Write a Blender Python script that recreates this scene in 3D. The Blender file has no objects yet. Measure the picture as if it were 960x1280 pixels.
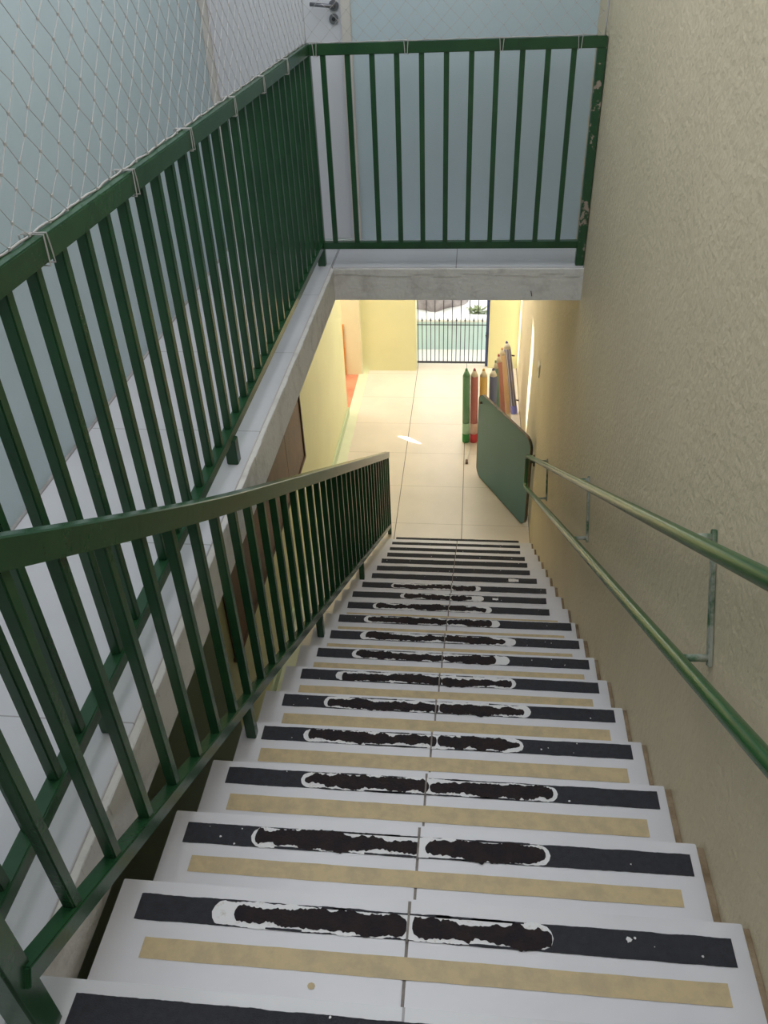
import bpy, bmesh, math, random
from mathutils import Vector, Matrix
random.seed(7)
SC = bpy.context.scene
COL = SC.collection
G, R = 0.2866, 0.165            # going and rise of one step
ZL = -19 * R                    # lower floor level
XL, XR = -0.73, 0.615           # tread ends
XW = 0.632                      # right wall face
XS, YB = -0.763, 3.83           # edges of the stairwell opening
def SZ(k): return -(k - 1) * R
def SY(k): return (k - 1) * G

# ------------------------------------------------------------------ materials
def nmat(name):
    m = bpy.data.materials.new(name); m.use_nodes = True
    nt = m.node_tree; b = nt.nodes['Principled BSDF']
    return m, nt, b
def N(nt, t, **kw):
    n = nt.nodes.new(t)
    for k, v in kw.items():
        if k in n.inputs.keys(): n.inputs[k].default_value = v
        else: setattr(n, k, v)
    return n
def rgba(c): return (c[0], c[1], c[2], 1)
def mat(name, c, rough=0.5, metal=0.0, var=0.0, scale=8.0, bump=0.0, bscale=60.0, c2=None, lo=0.35, hi=0.65, spec=0.5):
    """base colour with noise-driven variation (dirt / second colour) and a bump"""
    m, nt, b = nmat(name); L = nt.links
    b.inputs['Roughness'].default_value = rough; b.inputs['Metallic'].default_value = metal
    b.inputs['Specular IOR Level'].default_value = spec
    tc = N(nt, 'ShaderNodeTexCoord')
    nz = N(nt, 'ShaderNodeTexNoise', Scale=scale, Detail=6.0, Roughness=0.6)
    L.new(tc.outputs['Object'], nz.inputs['Vector'])
    rp = N(nt, 'ShaderNodeValToRGB')
    rp.color_ramp.elements[0].position = lo; rp.color_ramp.elements[1].position = hi
    if c2 is None:
        c2 = tuple(max(0, x * (1 - var)) for x in c)
    rp.color_ramp.elements[0].color = rgba(c2); rp.color_ramp.elements[1].color = rgba(c)
    L.new(nz.outputs['Fac'], rp.inputs['Fac']); L.new(rp.outputs['Color'], b.inputs['Base Color'])
    if bump:
        n2 = N(nt, 'ShaderNodeTexNoise', Scale=bscale, Detail=4.0)
        L.new(tc.outputs['Object'], n2.inputs['Vector'])
        bp = N(nt, 'ShaderNodeBump', Strength=bump, Distance=0.01)
        L.new(n2.outputs['Fac'], bp.inputs['Height']); L.new(bp.outputs['Normal'], b.inputs['Normal'])
    return m
def tile_mat(name, c, jx, jy, x0, wx, lx, y0, wy, ly, rough=0.25, var=0.04):
    """rectangular tiles in object x/y with joint lines"""
    m, nt, b = nmat(name); L = nt.links
    b.inputs['Roughness'].default_value = rough
    tc = N(nt, 'ShaderNodeTexCoord'); sp = N(nt, 'ShaderNodeSeparateXYZ')
    L.new(tc.outputs['Object'], sp.inputs[0])
    nz = N(nt, 'ShaderNodeTexNoise', Scale=3.0, Detail=5.0)
    L.new(tc.outputs['Object'], nz.inputs['Vector'])
    rp = N(nt, 'ShaderNodeValToRGB')
    rp.color_ramp.elements[0].color = rgba([x * (1 - var * 2) for x in c]); rp.color_ramp.elements[1].color = rgba(c)
    rp.color_ramp.elements[0].position = 0.3; rp.color_ramp.elements[1].position = 0.6
    L.new(nz.outputs['Fac'], rp.inputs['Fac'])
    cur = rp.outputs['Color']
    for out, o0, w, lw, jc in ((sp.outputs['Y'], y0, wy, ly, jy), (sp.outputs['X'], x0, wx, lx, jx)):
        a = N(nt, 'ShaderNodeMath', operation='SUBTRACT'); a.inputs[1].default_value = o0 - w / 2
        d = N(nt, 'ShaderNodeMath', operation='DIVIDE'); d.inputs[1].default_value = w
        f = N(nt, 'ShaderNodeMath', operation='FRACT')
        s = N(nt, 'ShaderNodeMath', operation='SUBTRACT'); s.inputs[1].default_value = 0.5
        ab = N(nt, 'ShaderNodeMath', operation='ABSOLUTE')
        lt = N(nt, 'ShaderNodeMath', operation='LESS_THAN'); lt.inputs[1].default_value = lw / w / 2
        L.new(out, a.inputs[0]); L.new(a.outputs[0], d.inputs[0]); L.new(d.outputs[0], f.inputs[0])
        L.new(f.outputs[0], s.inputs[0]); L.new(s.outputs[0], ab.inputs[0]); L.new(ab.outputs[0], lt.inputs[0])
        mx = N(nt, 'ShaderNodeMix', data_type='RGBA')
        L.new(lt.outputs[0], mx.inputs[0]); L.new(cur, mx.inputs[6]); mx.inputs[7].default_value = rgba(jc)
        cur = mx.outputs[2]
    L.new(cur, b.inputs['Base Color'])
    return m

M = {}
M['tile_up'] = tile_mat('upper white tiles', (.70, .69, .72), (.33, .31, .32), (.42, .40, .40), -.07, .70, .005, 1.295, .706, .004)
M['tile_low'] = tile_mat('lower cream tiles', (.80, .72, .635), (.16, .13, .11), (.52, .45, .36), -.006, .634, .007, 5.625, .6425, .005, rough=.3)
M['tread'] = mat('white tread tile', (.72, .705, .74), .35, var=.06, scale=5, lo=.3, hi=.6)
M['concrete'] = mat('bare plastered concrete edge', (.76, .74, .71), .85, c2=(.60, .57, .54), scale=9, lo=.30, hi=.50, bump=.5, bscale=45)
M['mortar'] = mat('brown mortar', (.38, .29, .19), .9, c2=(.22, .15, .09), scale=14, bump=.4)
M['grout'] = mat('grey grout', (.30, .26, .24), .9, var=.4, scale=30)
M['grout2'] = mat('grey wall joint', (.46, .44, .43), .9, var=.3, scale=6)
M['blue'] = mat('pale blue paint', (.535, .64, .69), .6, var=.05, scale=2.5, bump=.08, bscale=90)
M['plaster'] = mat('pale yellow rough plaster', (.69, .585, .405), .7, var=.07, scale=2.0, bump=.55, bscale=42)
M['yellow'] = mat('yellow green paint', (.84, .83, .50), .6, var=.05, scale=2.0, bump=.1, bscale=60)
M['grey_green'] = mat('dark grey green', (.26, .32, .22), .6, var=.08, scale=2.0)  # darker grey green for the near corridor wall and stair body
M['cream'] = mat('cream yellow paint', (.88, .82, .60), .6, var=.03, scale=2.0)
M['white_paint'] = mat('white door paint', (.70, .70, .74), .4, var=.03, scale=3)
M['jamb'] = mat('off white jamb paint', (.66, .62, .58), .5, var=.06, scale=9)
M['ceil'] = mat('white ceiling paint', (.72, .71, .68), .8, var=.04)
M['green'] = mat('dark green enamel', (.024, .086, .034), .27, c2=(.017, .063, .027), scale=6, bump=.06, bscale=40)
M['green_chip'] = mat('dark green enamel chipped', (.023, .083, .034), .38, c2=(.38, .30, .25), scale=17, lo=.40, hi=.43, bump=.3, bscale=50)
M['pipe'] = mat('green enamel pipe', (.026, .105, .034), .26, c2=(.02, .08, .026), scale=7)
M['bracket'] = mat('chipped grey green bracket', (.40, .41, .35), .5, c2=(.04, .13, .055), scale=13, lo=.42, hi=.56, bump=.3)
M['tape'] = mat('black anti slip tape', (.036, .036, .047), .8, c2=(.026, .026, .034), scale=70, bump=.5, bscale=500)
M['gum'] = mat('dark worn adhesive', (.019, .015, .019), .75, c2=(.030, .020, .020), scale=30, bump=.4, bscale=160, spec=.2)
M['bare'] = mat('bare white patch', (.76, .745, .76), .4, c2=(.62, .58, .55), scale=60, lo=.3, hi=.42)
M['beige'] = mat('yellowed tape residue', (.58, .45, .255), .6, c2=(.47, .375, .23), scale=26, lo=.35, hi=.6, bump=.1)
M['cord'] = mat('off white cord', (.52, .50, .49), .8, var=.15, scale=30)
M['chrome'] = mat('brushed grey metal', (.22, .22, .24), .35, metal=.7, var=.1)
M['dark'] = mat('dark gap', (.03, .03, .035), .8)
M['board'] = mat('teal green board paint', (.085, .21, .222), .42, var=.10, scale=2.2)
M['board_edge'] = mat('worn dark board edge', (.06, .075, .055), .6, c2=(.16, .09, .05), scale=20)
M['wood'] = mat('dark brown wood', (.150, .078, .042), .5, var=.3, scale=5, bump=.15, bscale=30)
M['terracotta'] = mat('terracotta floor paint', (.60, .22, .13), .6, c2=(.70, .33, .20), scale=5)
M['orange'] = mat('orange varnished wood', (.80, .33, .06), .4, var=.15)
M['mint'] = mat('pale mint floor paint', (.78, .80, .60), .6, var=.06, scale=6)
M['skirt'] = mat('mint green skirting paint', (.60, .70, .46), .5, var=.08, scale=6)
M['gate'] = mat('dark blue grey gate paint', (.055, .06, .085), .5, var=.2)
M['gate_post'] = mat('blue gate post paint', (.06, .09, .24), .5, var=.15)
M['pale_blue'] = mat('pale blue outside wall paint', (.62, .78, .80), .7, var=.05)
M['coping'] = mat('white coping', (.84, .83, .80), .7, var=.05)
M['ground'] = mat('pale outdoor concrete', (.80, .79, .76), .8, var=.06)
M['rock'] = mat('grey brown rock', (.36, .31, .29), .9, c2=(.20, .16, .15), scale=5, bump=.8, bscale=6)
M['leaf'] = mat('dull green leaves', (.22, .27, .10), .6, c2=(.14, .18, .07), scale=9)
M['switch'] = mat('ivory plastic', (.85, .83, .78), .4, var=.03)

# ------------------------------------------------------------------ mesh helpers
class MB:
    def __init__(s): s.bm = bmesh.new(); s.mats = []
    def mi(s, m):
        if m not in s.mats: s.mats.append(m)
        return s.mats.index(m)
    def _fin(s, faces, m, smooth=False):
        i = s.mi(m)
        for f in faces:
            f.material_index = i; f.smooth = smooth
    def box(s, a, b, m, bev=0.0, mtx=None):
        x0, y0, z0 = [min(p, q) for p, q in zip(a, b)]; x1, y1, z1 = [max(p, q) for p, q in zip(a, b)]
        t = bmesh.new()
        bmesh.ops.create_cube(t, size=1.0)
        for v in t.verts:
            v.co = Vector(((v.co.x + .5) * (x1 - x0) + x0, (v.co.y + .5) * (y1 - y0) + y0, (v.co.z + .5) * (z1 - z0) + z0))
        if bev: bmesh.ops.bevel(t, geom=t.edges[:], offset=bev, segments=2, affect='EDGES')
        s.merge(t, m, mtx)
    def merge(s, t, m, mtx=None, smooth=False):
        mp = {}
        for v in t.verts: mp[v] = s.bm.verts.new(mtx @ v.co if mtx else v.co)
        fs = [s.bm.faces.new([mp[v] for v in f.verts]) for f in t.faces]
        s._fin(fs, m, smooth); t.free()
    def bar(s, p, q, w, h, m, bev=0.003, up=(0, 0, 1)):
        """square tube from p to q; w across, h along 'up'"""
        p, q = Vector(p), Vector(q); d = (q - p); ln = d.length; d.normalize()
        u = Vector(up)
        if abs(u.dot(d)) > .98: u = Vector((0, 1, 0))
        xa = d.cross(u).normalized(); ua = xa.cross(d).normalized()
        mtx = Matrix((( d.x, xa.x, ua.x, p.x), (d.y, xa.y, ua.y, p.y), (d.z, xa.z, ua.z, p.z), (0, 0, 0, 1)))
        s.box((0, -w / 2, -h / 2), (ln, w / 2, h / 2), m, bev, mtx)
    def prism(s, pts, d, m, bev=0.0):
        """extrude a planar polygon by vector d"""
        t = bmesh.new(); d = Vector(d)
        a = [t.verts.new(Vector(p)) for p in pts]; b = [t.verts.new(Vector(p) + d) for p in pts]
        t.faces.new(a); t.faces.new(b[::-1])
        n = len(a)
        for i in range(n): t.faces.new((a[i], b[i], b[(i + 1) % n], a[(i + 1) % n]))
        bmesh.ops.recalc_face_normals(t, faces=t.faces[:])
        if bev: bmesh.ops.bevel(t, geom=t.edges[:], offset=bev, segments=2, affect='EDGES')
        s.merge(t, m)
    def tube(s, pts, r, m, seg=10, cap=True, radii=None):
        pts = [Vector(p) for p in pts]; rings = []; prev = None
        for i, p in enumerate(pts):
            d = (pts[min(i + 1, len(pts) - 1)] - pts[max(i - 1, 0)]).normalized()
            if prev is None:
                u = Vector((0, 0, 1)) if abs(d.z) < .9 else Vector((0, 1, 0))
                xa = d.cross(u).normalized()
            else: xa = (prev - d * prev.dot(d)).normalized()
            prev = xa; ya = d.cross(xa)
            rr = radii[i] if radii else r
            rings.append([s.bm.verts.new(p + (xa * math.cos(2 * math.pi * k / seg) + ya * math.sin(2 * math.pi * k / seg)) * rr) for k in range(seg)])
        fs = []
        for a, b in zip(rings, rings[1:]):
            for k in range(seg): fs.append(s.bm.faces.new((a[k], a[(k + 1) % seg], b[(k + 1) % seg], b[k])))
        s._fin(fs, m, seg > 5)
        if cap: s._fin([s.bm.faces.new(rings[0][::-1]), s.bm.faces.new(rings[-1])], m)
    def band(s, lo, hi, m):
        """strip of quads between two polylines of equal length"""
        a = [s.bm.verts.new(Vector(p)) for p in lo]; b = [s.bm.verts.new(Vector(p)) for p in hi]
        s._fin([s.bm.faces.new((a[i], a[i + 1], b[i + 1], b[i])) for i in range(len(a) - 1)], m)
    def build(s, name, parent=None, origin=None, recalc=True):
        if recalc: bmesh.ops.recalc_face_normals(s.bm, faces=s.bm.faces[:])
        if origin is not None: bmesh.ops.translate(s.bm, verts=s.bm.verts[:], vec=-Vector(origin))
        me = bpy.data.meshes.new(name); s.bm.to_mesh(me); s.bm.free()
        for m in s.mats: me.materials.append(m)
        o = bpy.data.objects.new(name, me); COL.objects.link(o)
        if origin is not None: o.location = origin
        if parent is not None:
            o.parent = parent
            if parent.matrix_world != Matrix.Identity(4) or True:
                # all meshes are written in world coordinates; undo the parent chain's translation
                off = Vector((0, 0, 0)); p = parent
                while p is not None: off += p.location; p = p.parent
                o.location = (Vector(origin) if origin is not None else Vector((0, 0, 0))) - off
        return o
def thing(name, label, cat, loc=(0, 0, 0), group=None):
    o = bpy.data.objects.new(name, None); COL.objects.link(o); o.location = loc
    o['label'] = label; o['category'] = cat; o.empty_display_size = .1
    if group: o['group'] = group
    return o
def tag(o, label, cat, group=None):
    o['label'] = label; o['category'] = cat
    if group: o['group'] = group
    return o
def struct(o, label=None):
    o['kind'] = 'structure'
    if label: o['label'] = label
    return o

# ------------------------------------------------------------------ setting: upper level
YN = -2.6                        # wall behind the camera
b = MB()
for (x0, y0, x1, y1) in ((-1.47, YN, XS, 4.32), (XS, YB, XW, 4.32), (XS, YN, XW, -.005)):
    b.box((x0, y0, -.19), (x1, y1, -.010), M['concrete'])
tl = [(-1.47, YN, XS - .016, 4.32), (XS - .013, YB + .014, XW, 4.32), (XS - .013, YN, XW, 0)]
for (x0, y0, x1, y1) in tl: b.box((x0, y0, -.010), (x1, y1, 0), M['tile_up'], .0015)
floor_up = struct(b.build('floor_upper'), 'white tiled walkway and landing around the stairwell opening')
b = MB()   # broken plaster lip and stains along the slab edge
y = .02
while y < 3.8:
    w = random.uniform(.05, .16)
    b.box((XS - .004, y, -.030 - random.uniform(0, .02)), (XS + random.uniform(.001, .004), y + w, -.011 + random.uniform(0, .003)), M['concrete'], .002)
    y += w
x = XS
while x < XW - .1:
    w = random.uniform(.05, .16)
    b.box((x, YB - random.uniform(.001, .005), -.035 - random.uniform(0, .02)), (x + w, YB + .004, -.011 + random.uniform(0, .003)), M['concrete'], .002)
    x += w
b.build('plaster_lip', floor_up)
b = MB(); b.bar((.352, YB - .001, -.135), (.358, YB - .001, -.165), .004, .007, M['dark'], 0)
b.build('stain', floor_up)

b = MB(); b.box((-1.60, YN, -.19), (-1.465, 4.45, 2.85), M['blue'])
b.box((-1.4655, YN, 0), (-1.452, 4.31, .005), M['grout2'])
struct(b.build('wall_left'), 'pale blue wall of the upper walkway')
b = MB()
b.box((-.655, 4.32, -.10), (XW, 4.45, 2.85), M['blue']); b.box((-1.60, 4.32, 2.13), (-.655, 4.45, 2.85), M['blue'])
b.box((-1.60, 4.41, -.10), (-.60, 4.45, 2.13), M['blue'])  # added backing behind the door, stops light leaking under it
struct(b.build('wall_back'), 'pale blue wall behind the upper railing')
b = MB(); b.box((XW, YN, ZL - .1), (.82, 9.16, 2.85), M['plaster'])
wall_right = struct(b.build('wall_right'), 'pale yellow rough plaster wall along the stairs')
b = MB(); b.box((-1.6, YN - .12, ZL - .1), (.82, YN, 2.85), M['cream'])
struct(b.build('wall_near'))
# upper ceiling with its middle opening closed by a panel
HX0, HX1, HY0, HY1 = -1.2, .40, -.9, 3.9
b = MB()
b.box((-1.6, YN - .12, 2.75), (.82, HY0, 2.9), M['ceil']); b.box((-1.6, HY1, 2.75), (.82, 4.45, 2.9), M['ceil'])
b.box((-1.6, HY0, 2.75), (HX0, HY1, 2.9), M['ceil']); b.box((HX1, HY0, 2.75), (.82, HY1, 2.9), M['ceil'])
b.box((HX0, HY0, 2.80), (HX1, HY1, 2.82), M['ceil'])
struct(b.build('ceiling_upper'))

# door in the back wall
b = MB(); b.box((-1.43, 4.335, .006), (-.708, 4.37, 2.09), M['white_paint'], .003)
door = struct(b.build('door_1'), 'white painted door at the end of the walkway')
b = MB()
b.box((-.708, 4.300, 0), (-.655, 4.44, 2.14), M['jamb'], .004); b.box((-1.465, 4.300, 0), (-1.43, 4.44, 2.14), M['jamb'], .004)
b.box((-1.43, 4.300, 2.09), (-.708, 4.44, 2.14), M['jamb'], .004)
b.build('door_frame', door)
b = MB()
b.tube([(-.745, 4.335, 1.226), (-.745, 4.325, 1.226)], .026, M['chrome'], 20)
b.tube([(-.745, 4.325, 1.226), (-.745, 4.285, 1.226), (-.755, 4.278, 1.227), (-.80, 4.276, 1.232), (-.862, 4.278, 1.238)], .0095, M['chrome'], 10)
b.build('door_handle', door)
b = MB()
b.tube([(-.748, 4.335, 1.165), (-.748, 4.324, 1.165)], .025, M['chrome'], 20)
b.tube([(-.748, 4.324, 1.165), (-.748, 4.319, 1.165)], .010, M['dark'], 12)
b.build('door_lock', door)

# ------------------------------------------------------------------ setting: lower level
b = MB(); b.box((-1.27, YN, ZL - .1), (XW, 9.16, ZL), M['tile_low'])
floor_low = struct(b.build('floor'), 'cream tiled corridor floor at the foot of the stairs')
b = MB(); b.box((-1.39, YN, ZL - .1), (-1.27, 8.80, ZL + .004), M['mint'], .002)
struct(b.build('trim_2'), 'pale green painted strip along the corridor floor')
b = MB(); b.box((-1.39, YN, ZL), (-1.372, 7.74, ZL + .10), M['skirt'], .003)
struct(b.build('baseboard_left'))
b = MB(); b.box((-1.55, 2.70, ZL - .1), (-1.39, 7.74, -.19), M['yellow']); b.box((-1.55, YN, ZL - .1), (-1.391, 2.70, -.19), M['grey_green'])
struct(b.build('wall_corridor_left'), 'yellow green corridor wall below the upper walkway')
b = MB(); b.box((-1.345, 8.92, ZL - .1), (-.655, 9.16, -.3), M['yellow'])
struct(b.build('wall_corridor_back'), 'pale yellow end wall left of the gate')
b = MB(); b.box((.262, 9.02, ZL - .1), (XW, 9.16, -.3), M['yellow'])
struct(b.build('wall_corridor_end'), 'pale yellow wall stub right of the gate')
b = MB(); b.box((-.655, 9.02, -.95), (.262, 9.16, -.3), M['yellow'])
struct(b.build('wall_lintel'))
# corridor ceiling with added slots, cut out of view to shape slivers of sun
TS = 5.5                         # slope of the sun's rays
def slot_x(x, z): return x - (-.15 - z) / TS
slots = [[(slot_x(XW, z), y) for y, z in ((7.017, -1.61), (6.76, -1.66), (6.66, -1.80), (6.68, -2.14), (6.72, -2.48), (6.80, -2.80), (6.93, -2.76), (7.01, -2.60), (7.02, -2.40), (7.0, -2.11), (6.995, -1.87))],
         [(slot_x(XW, z), y) for y, z in ((8.76, -.9), (8.73, -2.1), (8.74, -3.0), (8.99, -3.0), (8.99, -.9))],
         [(slot_x(x, ZL), y) for x, y in ((-.761, 7.265), (-.641, 7.240), (-.48, 7.101), (-.618, 7.160))]]
t = bmesh.new(); loops = [[(-1.6, 4.32), (.82, 4.32), (.82, 9.16), (-1.6, 9.16)]] + slots
for zz in (-.16, -.14):
    es = []
    for lp in loops:
        vs = [t.verts.new((x, y, zz)) for x, y in lp]
        es += [t.edges.new((vs[i], vs[(i + 1) % len(vs)])) for i in range(len(vs))]
    bmesh.ops.triangle_fill(t, edges=es, use_beauty=True)
b = MB(); b.merge(t, M['ceil']); struct(b.build('ceiling'), 'white corridor ceiling')
b = MB(); b.box((-3.3, 6.8, -.30), (-1.60, 9.16, -.14), M['ceil']); struct(b.build('ceiling_side'))
b = MB(); b.box((-9, 9.17, 3.0), (9, 20, 3.15), M['ceil']); struct(b.build('sun_blocker_outside'), 'added slab out of view that keeps sun off the yard')  # unseen slab added to block the sun beyond the gate
# side room with the terracotta floor
b = MB(); b.box((-3.2, 6.9, ZL - .1), (-1.39, 8.80, ZL - .004), M['terracotta'])
struct(b.build('floor_side'), 'terracotta coloured floor of the side room')
b = MB(); b.box((-3.2, 8.80, ZL - .1), (-1.345, 8.92, -.3), M['cream'])
struct(b.build('wall_side_back'), 'cream wall of the side room')
b = MB(); b.box((-3.3, 6.9, ZL - .1), (-3.2, 8.92, -.3), M['cream']); b.box((-3.2, 6.8, ZL - .1), (-1.55, 6.9, -.3), M['cream'])
struct(b.build('wall_side_left'))
b = MB(); b.box((-1.63, 8.765, ZL), (-1.548, 8.80, -2.45), M['orange'], .003)
struct(b.build('trim_1'), 'orange wooden door edge in the side room')

# outside, beyond the gate
b = MB(); b.box((-6, 9.16, ZL - .25), (6, 20, ZL - .02), M['ground'])
struct(b.build('ground'), 'pale concrete ground beyond the gate')
b = MB()
b.box((-3, 9.62, ZL - .1), (3, 9.76, -2.76), M['pale_blue']); b.box((-3, 9.60, -2.76), (3, 9.79, -2.72), M['coping'], .008)
struct(b.build('wall_outside'), 'low pale blue wall beyond the gate')
def rock(name, loc, sx, sy, sz, seed, label):
    t = bmesh.new(); bmesh.ops.create_icosphere(t, subdivisions=4, radius=1)
    rs = random.Random(seed); ph = [rs.uniform(0, 6) for _ in range(9)]
    for v in t.verts:
        c = v.co.copy()
        d = .16 * math.sin(2.3 * c.x + ph[0]) * math.cos(2.1 * c.y + ph[1]) + .10 * math.sin(5.2 * c.y + ph[2]) * math.sin(4.7 * c.z + ph[3]) + .05 * math.sin(9 * c.x + ph[4]) * math.sin(8 * c.z + ph[5])
        q = c * (1 + d); v.co = Vector((q.x * sx, q.y * sy, max(q.z, -.35) * sz))
    bb = MB(); bb.merge(t, M['rock'], Matrix.Translation(Vector(loc)), True)
    return tag(bb.build(name, origin=loc), label, 'rock')
rock('boulder', (-.56, 11.42, ZL + .15), .50, .48, .60, 3, 'large grey brown boulder seen through the gate bars')
# a small plant against the outside wall
def leafy(name, base, n, h, seed, label):
    rs = random.Random(seed); t = thing(name, label, 'plant', base)
    bb = MB()
    for i in range(n):
        a = rs.uniform(0, 6.28); l = rs.uniform(.5, 1) * h; sp = rs.uniform(.1, .5)
        c = Vector(base) + Vector((math.cos(a) * sp * l, math.sin(a) * sp * l * .6, l))
        u = Vector((math.cos(a), math.sin(a), rs.uniform(-.2, .7))).normalized(); w = u.cross(Vector((0, 0, 1))).normalized()
        s = rs.uniform(.025, .045)
        p = [c - u * s, c + w * s * .45 + Vector((0, 0, .005)), c + u * s * 1.2, c - w * s * .45]
        f = bb.bm.faces.new([bb.bm.verts.new(q) for q in p]); f.material_index = bb.mi(M['leaf'])
    bb.build('foliage', t, recalc=False)
    bb = MB()
    for i in range(6):
        a = i * 1.05; bb.tube([base, Vector(base) + Vector((math.cos(a) * .05, math.sin(a) * .04, h * .4)), Vector(base) + Vector((math.cos(a) * .12 * h * 3, math.sin(a) * .2 * h, h * .85))], .004, M['leaf'], 5)
    bb.build('stem', t)
leafy('small_shrub', (.16, 10.1, ZL - .02), 260, .40, 4, 'small leafy shrub behind the low outside wall near the gate post')

# ------------------------------------------------------------------ staircase
stairs = thing('staircase', 'long white tiled staircase going down with worn black anti slip strips', 'staircase', (-.06, 0, 0))
b = MB()
prof = [(-.006, -.19), (-.006, -.012)]
pts = []
for k in range(2, 20):
    zt = SZ(k) - .012; y0 = SY(k - 1) - .012; y1 = SY(k) - .012
    pts += [(y0, zt), (y1, zt)]
pts = [(-.012, -.19)] + pts + [(SY(19) - .012, ZL)]
pts += [(SY(19) - .30, ZL), (-.012 - .02, -.42), (-.032, -.19)]
b.prism([(XL + .012, p[0], p[1]) for p in pts], (XW - XL - .013, 0, 0), M['grey_green'])
for k in range(2, 20): b.box((XR - .02, SY(k - 1) - .01, SZ(k) - .02), (XW - .0006, SY(k) - .006, SZ(k) - .004), M['mortar'], .001)
for k in range(2, 21):             # white riser tiles
    b.box((XL + .006, SY(k - 1) - .012, SZ(k) + .002), (XR - .004, SY(k - 1) - .003, SZ(k - 1) - .013), M['tread'])
b.build('stair_body', stairs, recalc=True)

STRIP = {  # measured strip ends (x) and centre distance behind the nosing, by step
 1: (-.669, .589, .054), 2: (-.677, .587, .060), 3: (-.686, .592, .062), 4: (-.676, .589, .052), 5: (-.652, .581, .045), 6: (-.657, .584, .043),
 7: (-.654, .578, .042), 8: (-.646, .588, .042), 9: (-.640, .589, .043), 10: (-.650, .594, .038), 11: (-.649, .512, .038), 12: (-.666, .526, .045), 13: (-.647, .557, .050),
 14: (-.621, .524, .050), 15: (-.622, .502, .056), 16: (-.621, .507, .057), 17: (-.608, .511, .062), 18: (-.618, .496, .068), 19: (-.628, .515, .070), 20: (-.620, .525, .073)}
WEAR = {2: (-.51, -.46, -.085, -.073, .22, .223), 3: (-.511, -.500, -.078, -.062, .238, .25), 4: (-.450, -.438, -.076, -.060, .292, .305),
 5: (-.511, -.494, -.066, -.050, .218, .230), 6: (-.499, -.484, -.070, -.054, .255, .280), 7: (-.507, -.479, -.068, -.055, .228, .245),
 8: (-.485, -.466, -.068, -.055, .175, .236), 9: (-.49, -.462, -.066, -.055, .233, .284), 10: (-.513, -.491, -.067, -.055, .177, .22),
 11: (-.503, -.484, -.065, -.054, .155, .187), 12: (-.369, -.345, -.062, -.048, .075, .148), 13: (-.455, -.439, -.064, -.048, .103, .135)}
def wob(rs, n, amp):
    """smooth-ish jagged noise"""
    c = [rs.uniform(-1, 1) for _ in range(n // 9 + 3)]; c2 = [rs.uniform(-1, 1) for _ in range(n // 3 + 3)]
    out = []
    for i in range(n):
        t = i / 9; j = int(t); f = t - j; f = f * f * (3 - 2 * f)
        t2 = i / 3; j2 = int(t2); f2 = t2 - j2
        out.append(amp * (.62 * (c[j] * (1 - f) + c[j + 1] * f) + .38 * (c2[j2] * (1 - f2) + c2[j2 + 1] * f2) + .22 * rs.uniform(-1, 1)))
    return out
def xs_between(a, b, step=.006):
    n = max(4, int((b - a) / step)); return [a + (b - a) * i / n for i in range(n + 1)]
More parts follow.
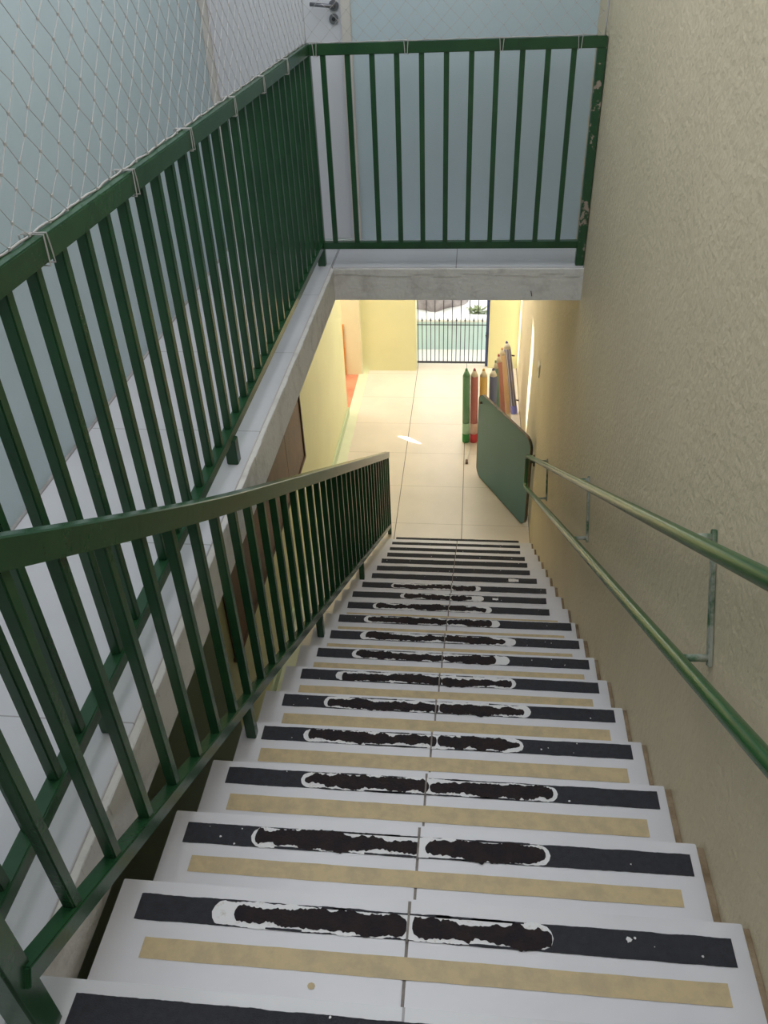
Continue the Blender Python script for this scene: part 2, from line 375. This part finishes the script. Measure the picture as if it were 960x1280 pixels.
def strip_mesh(k):
    rs = random.Random(100 + k); x0, x1, m = STRIP[k]
    z = SZ(k); yn = SY(k); hh = .029 if k < 11 else .027
    m0 = max(m, hh + .006) if m > 0 else m
    yc = yn - m0
    sk = rs.uniform(-.003, .003)
    bb = MB()
    X = xs_between(x0, x1); n = len(X)
    je, jf = wob(rs, n, .0016), wob(rs, n, .0016)
    tilt = lambda x: sk * (x - x0) / (x1 - x0)
    bb.band([(x, yc - hh + je[i] + tilt(x), z + .0010) for i, x in enumerate(X)], [(x, yc + hh + jf[i] + tilt(x), z + .0010) for i, x in enumerate(X)], M['tape'])
    if k in WEAR:
        w0, c0, c1, c2, c3, w1 = WEAR[k]
        if k > 3: c1 += .008; c2 -= .006
        ph = rs.uniform(0, 6)
        X = xs_between(w0, w1, .004); n = len(X); a = hh * .93
        ja, jb = wob(rs, n, .0045), wob(rs, n, .0045)
        lo, hi = [], []
        for i, x in enumerate(X):
            d = min(x - w0, w1 - x); rr = .030
            e = math.sqrt(max(0, 1 - (1 - min(d, rr) / rr) ** 2))
            lo.append((x, yc + tilt(x) - a * e + (ja[i] if d > .01 else 0), z + .0016)); hi.append((x, yc + tilt(x) + a * e + (jb[i] if d > .01 else 0), z + .0016))
        bb.band(lo, hi, M['bare'])
        up = .004 * rs.uniform(-1, 1)
        for (p, q) in ((c0, c1), (c2, c3)):
            X = xs_between(p, q, .004); n = len(X); a2 = hh * .76
            ja, jb = wob(rs, n, .0105), wob(rs, n, .0105); lo, hi = [], []
            for i, x in enumerate(X):
                d = min(x - p, q - x); rr = .020; e = .42 + .58 * math.sqrt(max(0, 1 - (1 - min(d, rr) / rr) ** 2)); 
                if d <= 0: e = .25
                v1, v2 = 1 + .22 * math.sin(x * 17 + ph), 1 + .22 * math.sin(x * 13 + 2 * ph)
                lo.append((x, yc + up + tilt(x) - max(.002, (a2 * v1 * .95 + ja[i]) * e), z + .0022)); hi.append((x, yc + up + tilt(x) + max(.002, (a2 * v2 * .95 + jb[i]) * e), z + .0022))
            bb.band(lo, hi, M['gum'])
        # slivers of tape left along the edges of the peeled patch
        for _ in range(9):
            p = rs.uniform(w0 + .05, w1 - .12); q = p + rs.uniform(.03, .14); q = min(q, w1 - .02)
            s = rs.choice((-1, 1)); X = xs_between(p, q, .006); n = len(X); j = wob(rs, n, .002)
            yy = yc + s * hh * .93
            bb.band([(x, yy + tilt(x) - .0022 - j[i] * .5, z + .0020) for i, x in enumerate(X)], [(x, yy + tilt(x) + .0022 + j[i], z + .0020) for i, x in enumerate(X)], M['tape'])
    for _ in range(10 if k < 10 else 5):   # white chips
        x = rs.uniform(x0 + .02, x1 - .02)
        if k in WEAR and WEAR[k][0] < x < WEAR[k][5]: continue
        yy = yc + rs.uniform(-1, 1) * hh * .9; s = rs.uniform(.0012, .0038)
        if k == 2 and _ == 0: x, yy, s = .378, .235, .006
        v = [bb.bm.verts.new((x + s * math.cos(t) * rs.uniform(.6, 1.2), yy + s * math.sin(t) * rs.uniform(.6, 1.2), z + .0026)) for t in (0, 1.05, 2.1, 3.14, 4.2, 5.25)]
        f = bb.bm.faces.new(v); f.material_index = bb.mi(M['bare'])
    if 1 < k < 20:      # the joint between the two tread tiles shows through
        xj = -.082 + (k - 2) * .0022
        bb.band([(xj - .0028, yc - hh - .004, z + .0028), (xj - .0022, yc + hh + .004, z + .0028)], [(xj + .0022, yc - hh - .004, z + .0028), (xj + .0028, yc + hh + .004, z + .0028)], M['grout'])
    if k == 14:
        X = xs_between(.33, .40, .006); n = len(X); j = wob(rs, n, .006)
        bb.band([(x, yc - .012 - abs(j[i]), z + .0018) for i, x in enumerate(X)], [(x, yc + .012 + j[i], z + .0018) for i, x in enumerate(X)], M['bare'])
    if k == 12:
        X = xs_between(.20, .235, .006); n = len(X); j = wob(rs, n, .006)
        bb.band([(x, yc - .008, z + .0018) for i, x in enumerate(X)], [(x, yc + .012 + j[i], z + .0018) for i, x in enumerate(X)], M['bare'])
    return bb
def flip_up(o):
    me = o.data
    bm = bmesh.new(); bm.from_mesh(me)
    for f in bm.faces:
        if f.normal.z < 0: f.normal_flip()
    bm.to_mesh(me); bm.free()
for k in range(2, 20):
    xs = -.082 + (k - 2) * .0022
    y1 = SY(k); y0 = SY(k - 1) - .004; z = SZ(k)
    b = MB()
    b.box((XL + random.uniform(-.004, .004), y0, z - .012), (xs - .0034, y1, z), M['tread'], .0018)
    b.box((xs + .0034, y0, z - .012), (XR + random.uniform(-.003, .003), y1 + .0015, z - .0004), M['tread'], .0018)
    b.box((xs - .0034, y0, z - .012), (xs + .0034, y1 - .003, z - .0022), M['grout'])
    if k == 2:
        v = [b.bm.verts.new((-.268 + .008 * math.cos(t), .092 + .007 * math.sin(t), z + .0012)) for t in (0, .8, 1.6, 2.4, 3.14, 3.9, 4.7, 5.5)]
        f = b.bm.faces.new(v); f.material_index = b.mi(M['beige'])
    tr = b.build('tread', stairs)
    o = strip_mesh(k).build('grip_strip', tr, recalc=False); flip_up(o)
    rs = random.Random(k); bb = MB(); bs = (STRIP[k][2] if STRIP[k][2] < .055 else .061) + .063; be = bs + (.044 if k < 4 else .054)
    X = xs_between(-.650 + rs.uniform(-.004, .012), .556 + rs.uniform(-.012, .004), .012); n = len(X); j = wob(rs, n, .001); q = wob(rs, n, .001)
    bb.band([(x, y1 - be + j[i], z + .0008) for i, x in enumerate(X)], [(x, y1 - bs + q[i], z + .0008) for i, x in enumerate(X)], M['beige'])
    o = bb.build('beige_strip', tr, recalc=False); flip_up(o)
for k in (1, 20):
    o = strip_mesh(k).build('grip_strip', stairs, recalc=False); flip_up(o)

# ------------------------------------------------------------------ upper guard railing
XRL, YRL = -.83, 3.87
rail = thing('guard_railing', 'dark green metal guard railing around the upper stairwell opening', 'railing', (XRL, YRL, 0))
g = M['green']
b = MB(); b.bar((XRL, -.09, 1.075), (XRL, YRL + .02, 1.075), .040, .050, g); b.build('top_rail', rail)
b = MB(); b.bar((XRL + .02, YRL, 1.075), (XW - .005, YRL, 1.075), .040, .050, g); b.build('top_rail', rail)
b = MB(); b.bar((XRL, -.09, .115), (XRL, YRL + .02, .115), .038, .038, g); b.build('bottom_rail', rail)
b = MB(); b.bar((XRL + .019, YRL, .115), (XW - .03, YRL, .115), .038, .038, g); b.build('bottom_rail', rail)
y = .70 - 6 * .1215
while y < 3.80:
    if y > -.05:
        b = MB(); b.bar((XRL, y, .134), (XRL, y, 1.052), .026, .026, g); b.build('baluster', rail)
    y += .1215
for i in range(11):
    x = -.745 + i * .1222
    b = MB(); b.bar((x, YRL, .134), (x, YRL, 1.052), .026, .026, g); b.build('baluster', rail)
for (x, y, z0, z1, m) in ((XRL, -.07, 0, 1.05, g), (XRL, YRL, 0, 1.05, g), (XW - .026, YRL, 0, 1.05, M['green_chip'])):
    b = MB(); b.bar((x, y, z0), (x, y, z1), .044, .044, m); b.build('post', rail)
b = MB(); b.bar((XRL + .006, 1.78, 0), (XRL + .006, 1.78, .10), .042, .042, g); b.build('post', rail)
b = MB(); b.bar((XRL, .57, 0), (XRL, .57, .10), .036, .036, g); b.build('post', rail)

# ------------------------------------------------------------------ stair railing
XT = -.685
def HZ(y): return .925 - .583 * y + .05 * max(0, (1.3 - y) / 1.3) ** 1.6
def BZ(y): return .145 - .583 * y
sr = thing('stair_railing', 'dark green sloping railing with square balusters down the open side of the stairs', 'railing', (XT, -.09, 0))
YE = 5.45
b = MB(); n = 8; ys = [-.13 + 1.43 * i / n for i in range(n + 1)] + [YE + .02]     # slightly bowed flat-sided handrail
rg = [[b.bm.verts.new((XT + u, yy + w * .5, HZ(yy) + w * .86)) for u, w in ((-.021, -.027), (.021, -.027), (.021, .023), (.018, .026), (-.018, .026), (-.021, .023))] for yy in ys]
fs = [b.bm.faces.new((a[q], a[(q + 1) % 6], c[(q + 1) % 6], c[q])) for a, c in zip(rg, rg[1:]) for q in range(6)] + [b.bm.faces.new(rg[0]), b.bm.faces.new(rg[-1])]
b._fin(fs, g); b.build('top_rail', sr)
b = MB(); b.bar((XT, -.09, BZ(-.09)), (XT, YE, BZ(YE)), .036, .040, g); b.build('bottom_rail', sr)
y = .075
while y < YE - .06:
    b = MB(); b.bar((XT, y, BZ(y) + .01), (XT, y, HZ(y) - .02), .026, .026, g); b.build('baluster', sr)
    y += .150
b = MB(); b.bar((XT - .02, -.09, 0), (XT - .02, -.09, HZ(-.09)), .056, .056, g, .005); b.build('post', sr)
for (y, k) in ((1.09, 5), (2.24, 9), (3.64, 14)):
    b = MB(); b.bar((XT, y, SZ(k)), (XT, y, BZ(y)), .034, .034, g); b.build('post', sr)
b = MB(); b.bar((XT, YE, ZL), (XT, YE, HZ(YE) - .01), .034, .034, g); b.build('post', sr)

# ------------------------------------------------------------------ wall handrail
XP = .548
hr = thing('wall_handrail', 'green double pipe handrail looped at its lower end on the yellow wall', 'handrail', (XP, 5.4, -2.3))
def PT(y): return .890 - .573 * y
def PB(y): return .530 - .566 * y
path = [(XP, -.9, PT(-.9))] + [(XP, -.9 + i * .5, PT(-.9 + i * .5)) for i in range(1, 13)] + [(XP, 5.37, PT(5.37)), (XP, 5.425, PT(5.425) - .005), (XP, 5.445, PT(5.425) - .04)]
path += [(XP, 5.42, PB(5.40) + .045), (XP, 5.395, PB(5.37) + .012), (XP, 5.34, PB(5.34))] + [(XP, 5.1 - i * .5, PB(5.1 - i * .5)) for i in range(0, 12)] + [(XP, -.9, PB(-.9))]
b = MB(); b.tube(path, .0195, M['pipe'], 14); b.build('pipe', hr)
for yt in (1.0, 2.80, 4.62):
    yb = yt - .17; zt, zb = PT(yt) - .005, PB(yb) + .005
    b = MB(); up = Vector((0, yt - yb, zt - zb)).normalized()
    e0 = Vector((XW - .006, yb, zb)) - up * .02; e1 = Vector((XW - .006, yt, zt)) + up * .02
    b.bar(e0, e1, .024, .010, M['bracket'], .002, up=(1, 0, 0))
    br = b.build('bracket', hr)
    for (yy, zz, s) in ((yt, zt, -1), (yb, zb, 1)):
        b = MB()
        b.tube([(XW - .008, yy, zz), (XW - .03, yy, zz), (XP + .012, yy, zz - .003)], .0095, M['bracket'], 8)
        b.build('arm', br)

# ------------------------------------------------------------------ safety net over the upper railing
net = thing('safety_net', 'white diamond mesh safety net tied along the upper green railing', 'net', (XRL, YRL, 1.10))
def net_panel(P, L0, L1, z0, z1, seed):
    """diamond net in the plane P(s, z)"""
    rs = random.Random(seed); h = .042; bb = MB()
    jit = {}
    def node(i, j):
        if (i, j) not in jit:
            s = L0 + i * h; z = z0 + j * h
            jz = rs.uniform(-.004, .004) if j else 0
            jit[(i, j)] = P(min(max(s + rs.uniform(-.004, .004), L0), L1), z + jz + (.006 * math.sin(s * 5) if j else 0), rs.uniform(-.003, .003))
        return jit[(i, j)]
    ni = int((L1 - L0) / h); nj = int((z1 - z0) / h)
    for d in (1, -1):
        starts = [(i, 0) for i in range(0, ni + 1, 2)] + [((0 if d == 1 else ni), j) for j in range(2 if d == 1 else (2 - ni % 2), nj + 1, 2)]
        for (i, j) in starts:
            if (i + j) % 2: continue
            line = []
            while 0 <= i <= ni and j <= nj:
                line.append(node(i, j)); i += d; j += 1
            if len(line) > 1: bb.tube(line, .0009, M['cord'], 4, cap=False)
    for (i, j), p in jit.items():       # knots
        p = Vector(p); bb.box(p - Vector((.0022, .0022, .0028)), p + Vector((.0022, .0022, .0028)), M['cord'])
    return bb
net_panel(lambda s, z, e: (XRL + .004 + e, s, z), .0, YRL, 1.108, 1.80, 1).build('net_panel', net)
net_panel(lambda s, z, e: (s, YRL + .004 + e, z), XRL, XW - .02, 1.108, 1.60, 2).build('net_panel', net)
b = MB()
b.tube([(XRL - .004 + .002 * math.sin(i), i * .03, 1.1035 + .0015 * math.sin(i * 1.7)) for i in range(0, 129)],   .0026, M['cord'], 6)
b.build('border_cord', net)
b = MB()
b.tube([(XRL + i * .03, YRL + .002 * math.sin(i), 1.1035 + .0015 * math.sin(i * 1.3)) for i in range(0, 48)],   .0026, M['cord'], 6)
b.build('border_cord', net)
b = MB()
b.tube([(XW - .018, YRL - .01, 1.10 + i * .05) for i in range(0, 11)], .004, M['cord'], 6); b.build('border_cord', net)
b = MB()
b.tube([(XRL + .004, YRL + .004, 1.10 + i * .05) for i in range(0, 15)], .002, M['cord'], 6); b.build('border_cord', net)
def tie(fr, nrm):
    """loop round the top rail"""
    bb = MB()
    for s in (-.004, .004):
        c = [(-.024, 1.105), (.024, 1.105), (.0245, 1.08), (.0245, 1.046), (-.0245, 1.046), (-.0245, 1.08), (-.024, 1.105)]
        bb.tube([fr(a, s * (1 + .6 * i % 2), z) for i, (a, z) in enumerate(c)], .0018, M['cord'], 5)
    bb.build('tie', net)
for y in (.30, .86, 1.356, 1.84, 2.36, 2.82, 3.30): tie(lambda a, s, z, y=y: (XRL + a, y + s, z), 0)
for x in (-.78, -.33, .13, .50): tie(lambda a, s, z, x=x: (x + s, YRL + a, z), 0)

# ------------------------------------------------------------------ lower corridor things
# brown wooden panel on the left wall
wp = thing('wooden_panel', 'dark brown wooden panel fixed on the yellow green corridor wall', 'panel', (-1.39, 3.96, -2.1))
b = MB()
for i in range(4): b.box((-1.388, 2.80 + i * .59, -2.10), (-1.362, 2.80 + (i + 1) * .59 - .003, -.90), M['wood'], .002)
b.build('panel_board', wp)
b = MB(); b.box((-1.388, 2.775, -2.125), (-1.352, 5.185, -2.098), M['wood'], .003); b.box((-1.388, 5.158, -2.098), (-1.352, 5.185, -.88), M['wood'], .003)
b.build('panel_frame', wp)

# metal gate
gt = thing('metal_gate', 'dark grey metal bar gate with spear pickets at the corridor end', 'gate', (-.2, 9.09, ZL))
GX0, GX1 = -.650, .236
for i in range(9):
    x = GX0 + .012 + i * .1085
    b = MB(); b.bar((x, 9.09, ZL + .03), (x, 9.09, -.96), .010, .010, M['gate'], .001); b.build('bar', gt)
    if i < 8:
        xm = x + .054
        b = MB(); b.bar((xm, 9.09, ZL + .03), (xm, 9.09, -2.535), .010, .010, M['gate'], .001)
        b.tube([(xm, 9.09, -2.535), (xm, 9.09, -2.52), (xm, 9.09, -2.47)], .01, M['gate'], 8, radii=[.005, .011, .001])
        b.build('picket', gt)
for z in (-2.575, ZL + .045, -1.2):
    b = MB(); b.bar((GX0, 9.09, z), (GX1, 9.09, z), (.008), .030 if z != -2.575 else .011, M['gate'], .002); b.build('cross_rail', gt)
b = MB(); b.bar((.244, 9.09, ZL), (.244, 9.09, -.96), .034, .034, M['gate_post'], .003); po = b.build('post', gt)
b = MB(); b.box((.222, 9.068, -2.75), (.262, 9.074, -2.66), M['gate_post'], .003); b.tube([(.228, 9.068, -2.70), (.228, 9.04, -2.70)], .010, M['gate'], 10); b.build('latch', po)

# teal board standing on edge near the foot of the stairs
P0 = Vector((.136, 6.520, 0)); P1 = Vector((.594, 5.610, 0))
dr = (P1 - P0).normalized(); nr = Vector((dr.y, -dr.x, 0)); ln = (P1 - P0).length
bd = thing('green_board', 'large teal green board with rounded corners standing on edge at the stair foot', 'board', (.365, 6.065, ZL))
def rrect(l, h, r, o=0):
    out = []
    for (cx, cz, a0) in ((l - r, h - r, 0), (r, h - r, 90), (r, r, 180), (l - r, r, 270)):
        for i in range(9):
            a = math.radians(a0 + i * 90 / 8); out.append((cx + (r - o) * math.cos(a), cz + (r - o) * math.sin(a)))
    return out
def onb(s, z, d): return P0 + dr * s + nr * d + Vector((0, 0, ZL + .008 + z))
H = .955
b = MB(); b.prism([onb(s, z, -.012) for s, z in rrect(ln, H, .10, .004)], nr * .024, M['board']); b.build('panel', bd)
b = MB(); out = rrect(ln, H, .10); out.append(out[0])
pts = [onb(s, z, 0) for s, z in out]
fs = []
rings = []
for i, p in enumerate(pts[:-1]):
    a = pts[i - 1] if i else pts[-2]; c = pts[i + 1]; t = (c - a).normalized(); o = nr.cross(t).normalized()
    rings.append([b.bm.verts.new(p + nr * u + o * w) for u, w in ((-.0128, .003), (.0128, .003), (.0128, -.002), (-.0128, -.002))])
for i in range(len(rings)):
    a, c = rings[i], rings[(i + 1) % len(rings)]
    for q in range(4): fs.append(b.bm.faces.new((a[q], a[(q + 1) % 4], c[(q + 1) % 4], c[q])))
b._fin(fs, M['board_edge']); b.build('edge_band', bd)
sgn = 1 if (onb(.1, .1, .1) - Vector((0, -.65, 1.56))).length < (onb(.1, .1, -.1) - Vector((0, -.65, 1.56))).length else -1
b = MB(); b.tube([onb(.06, H - .09, sgn * .012), onb(.06, H - .09, sgn * .030)], .012, M['board_edge'], 12); b.build('knob', bd)
b = MB(); b.box((XW - .02, 5.56, ZL + .72), (XW - .004, 5.64, ZL + .80), M['board_edge'], .003); b.box((.585, 5.575, ZL + .745), (XW - .012, 5.60, ZL + .775), M['board_edge'], .003); b.build('hinge', bd)

# giant pencils
def pencil(foot, top, col, base_col, tip_col, lead, label, r=.041, band=None, stripes=None, pegs=False):
    f = Vector(foot); t = Vector(top); d = t - f; L = d.length; d.normalize()
    e = thing('giant_pencil', label, 'pencil decoration', foot, 'giant pencils beside the corridor wall')
    nm = label[:28]
    mc = mat('pencil ' + nm, col, .45, var=.06); mb = mat('pencil base ' + nm, base_col, .4, var=.05)
    mt = mat('pencil wood ' + nm, tip_col, .5, var=.05); ml = mat('pencil lead ' + nm, lead, .5)
    b = MB(); tb = .11; tp = L - .085
    b.tube([f + d * tb, f + d * tp], r, mc, 20, radii=[r, r * .97])
    if stripes:
        u = Vector((0, -1, 0)); u = (u - d * u.dot(d)).normalized(); w = d.cross(u); ms = mat('pencil stripe ' + nm, stripes, .5)
        for a in (-1.1, -.35, .4, 1.1):
            c = u * math.cos(a) + w * math.sin(a)
            b.bar(f + d * tb + c * r, f + d * tp + c * r * .97, .010, .003, ms, 0, up=c)
    b.build('barrel', e)
    b = MB(); b.tube([f + Vector((0, 0, .002)), f + d * .012, f + d * tb], r, mb, 20, radii=[r * .97, r * 1.01, r * 1.01]); b.build('end_cap', e)
    if band:
        b = MB(); b.tube([f + d * tb, f + d * (tb + .13)], r * 1.015, mat('pencil band ' + nm, band, .4, var=.05), 20); b.build('band', e)  # sunlit patch above the cap, put into the colour as a paler band
    b = MB(); b.tube([f + d * tp, f + d * (tp + .062)], r, mt, 20, radii=[r * .97, r * .40]); b.build('tip', e)
    b = MB(); b.tube([f + d * (tp + .062), f + d * L], r, ml, 16, radii=[r * .40, .008]); b.build('lead', e)
    if pegs:
        for s in (.17, L - .17):
            b = MB(); p = f + d * s; b.tube([p + Vector((r * .8, 0, 0)), p + Vector((r + .032, -.01, 0))], .009, mat('peg', (.12, .07, .04), .6), 8); b.build('peg', e)
    return e
TP = ZL + .885
pencil((.010, 7.175, ZL), (-.004, 7.19, TP), (.17, .36, .21), (.04, .26, .06), (.16, .36, .20), (.10, .28, .14), 'green giant pencil at the left end of the row', band=(.45, .72, .50))
pencil((.095, 7.178, ZL), (.080, 7.19, TP), (.58, .20, .19), (.66, .06, .08), (.78, .68, .55), (.45, .12, .12), 'red giant pencil second in the row beside the green pencil', band=(.85, .58, .50))
pencil((.193, 7.182, ZL), (.175, 7.19, TP), (.82, .52, .15), (.70, .38, .05), (.85, .74, .55), (.70, .40, .08), 'orange yellow giant pencil between the red and dark blue pencils')
pencil((.297, 7.190, ZL), (.276, 7.20, TP), (.14, .16, .29), (.06, .08, .24), (.78, .72, .62), (.07, .09, .2), 'dark blue giant pencil rising behind the board edge')
pencil((.375, 7.330, ZL), (.300, 7.36, TP + .01), (.17, .30, .24), (.08, .22, .16), (.72, .68, .56), (.10, .25, .18), 'thin teal giant pencil just right of the dark blue pencil', r=.028)
pencil((.430, 7.480, ZL), (.335, 7.52, TP + .01), (.58, .25, .22), (.5, .10, .12), (.80, .66, .52), (.5, .12, .12), 'pink giant pencil leaning between teal and peach pencils', r=.034)
pencil((.490, 7.650, ZL), (.375, 7.70, TP + .005), (.80, .58, .36), (.88, .80, .62), (.86, .76, .6), (.7, .4, .2), 'peach coloured giant pencil leaning beside the purple striped pencil', r=.036)
pencil((.560, 7.840, ZL), (.430, 7.88, TP), (.22, .22, .38), (.24, .26, .80), (.78, .74, .68), (.1, .1, .3), 'purple striped giant pencil with bright blue base nearest the wall', r=.041, stripes=(.55, .54, .62), pegs=True)
# thin stick on the floor in front of the pencils
st = thing('thin_stick', 'thin pale stick with brown tip lying in front of the pencils', 'stick', (.04, 6.9, ZL))
b = MB(); b.tube([(.066, 7.115, ZL + .012), (.026, 6.76, ZL + .012)], .007, M['switch'], 8); b.build('shaft', st)
b = MB(); b.box((.010, 6.70, ZL + .001), (.036, 6.765, ZL + .026), M['wood'], .004); b.build('tip', st)

# light switch on the right wall
sw = thing('light_switch', 'small ivory light switch plate on the yellow wall under the beam', 'switch', (XW, 5.9, -1.62))
b = MB(); b.box((XW - .010, 5.845, -1.68), (XW - .0005, 5.955, -1.56), M['switch'], .003); b.build('plate', sw)
b = MB(); b.box((XW - .016, 5.885, -1.64), (XW - .009, 5.915, -1.60), M['switch'], .002); b.build('toggle', sw)

# ------------------------------------------------------------------ light
w = bpy.data.worlds.new('sky'); SC.world = w; w.use_nodes = True
bg = w.node_tree.nodes['Background']; bg.inputs[0].default_value = (.93, .97, 1, 1); bg.inputs[1].default_value = 3.2
def area(name, loc, rot, sx, sy, power, col):
    l = bpy.data.lights.new(name, 'AREA'); l.shape = 'RECTANGLE'; l.size = sx; l.size_y = sy; l.energy = power; l.color = col
    o = bpy.data.objects.new(name, l); COL.objects.link(o); o.location = loc; o.rotation_euler = rot
    return o
area('overhead_fill', ((HX0 + HX1) / 2, (HY0 + HY1) / 2, 2.74), (0, 0, 0), HX1 - HX0, HY1 - HY0, 56, (.90, .945, 1))  # added lamp under the closed panel, stands in for daylight from above
area('corridor_fill', (-.30, 8.25, -.18), (0, 0, 0), 1.4, 1.3, 40, (1, .965, .92))  # added fill light near the gate, no fitting known here
area('corridor_fill', (-.35, 6.1, -.18), (0, 0, 0), 1.0, 1.2, 4, (1, .90, .72))  # second added fill, warmer and nearer the stairs
area('side_room_fill', (-2.2, 7.9, -.32), (0, 0, 0), 1.0, 1.0, 34, (1, .94, .82))  # added unseen light that brightens the side room
sl = bpy.data.lights.new('sun', 'SUN'); sl.energy = 45; sl.angle = .009; sl.color = (1, .96, .88)
so = bpy.data.objects.new('sun', sl); COL.objects.link(so)
so.rotation_euler = Vector((1, 0, -TS)).to_track_quat('-Z', 'Y').to_euler()

# ------------------------------------------------------------------ camera
F = 1015.24; pitch, yaw, roll = -.6263, -.1216, -.0439
cam = bpy.data.cameras.new('camera'); co = bpy.data.objects.new('camera', cam); COL.objects.link(co)
cy, sy, cp, sp = math.cos(yaw), math.sin(yaw), math.cos(pitch), math.sin(pitch)
fw = Vector((sy * cp, cy * cp, sp)); r0 = Vector((cy, -sy, 0)); u0 = r0.cross(fw)
rt = r0 * math.cos(roll) + u0 * math.sin(roll); up = -r0 * math.sin(roll) + u0 * math.cos(roll)
co.matrix_world = Matrix(((rt.x, up.x, -fw.x, .0128), (rt.y, up.y, -fw.y, -.6505), (rt.z, up.z, -fw.z, 1.5645), (0, 0, 0, 1)))
cam.sensor_fit = 'AUTO'; cam.sensor_width = 36; cam.lens = F / 1280 * 36; cam.clip_start = .02; cam.clip_end = 100
SC.camera = co
SC.view_settings.view_transform = 'Standard'; SC.view_settings.look = 'None'
SC.view_settings.gamma = 1; SC.view_settings.use_curve_mapping = False; SC.view_settings.exposure = 0
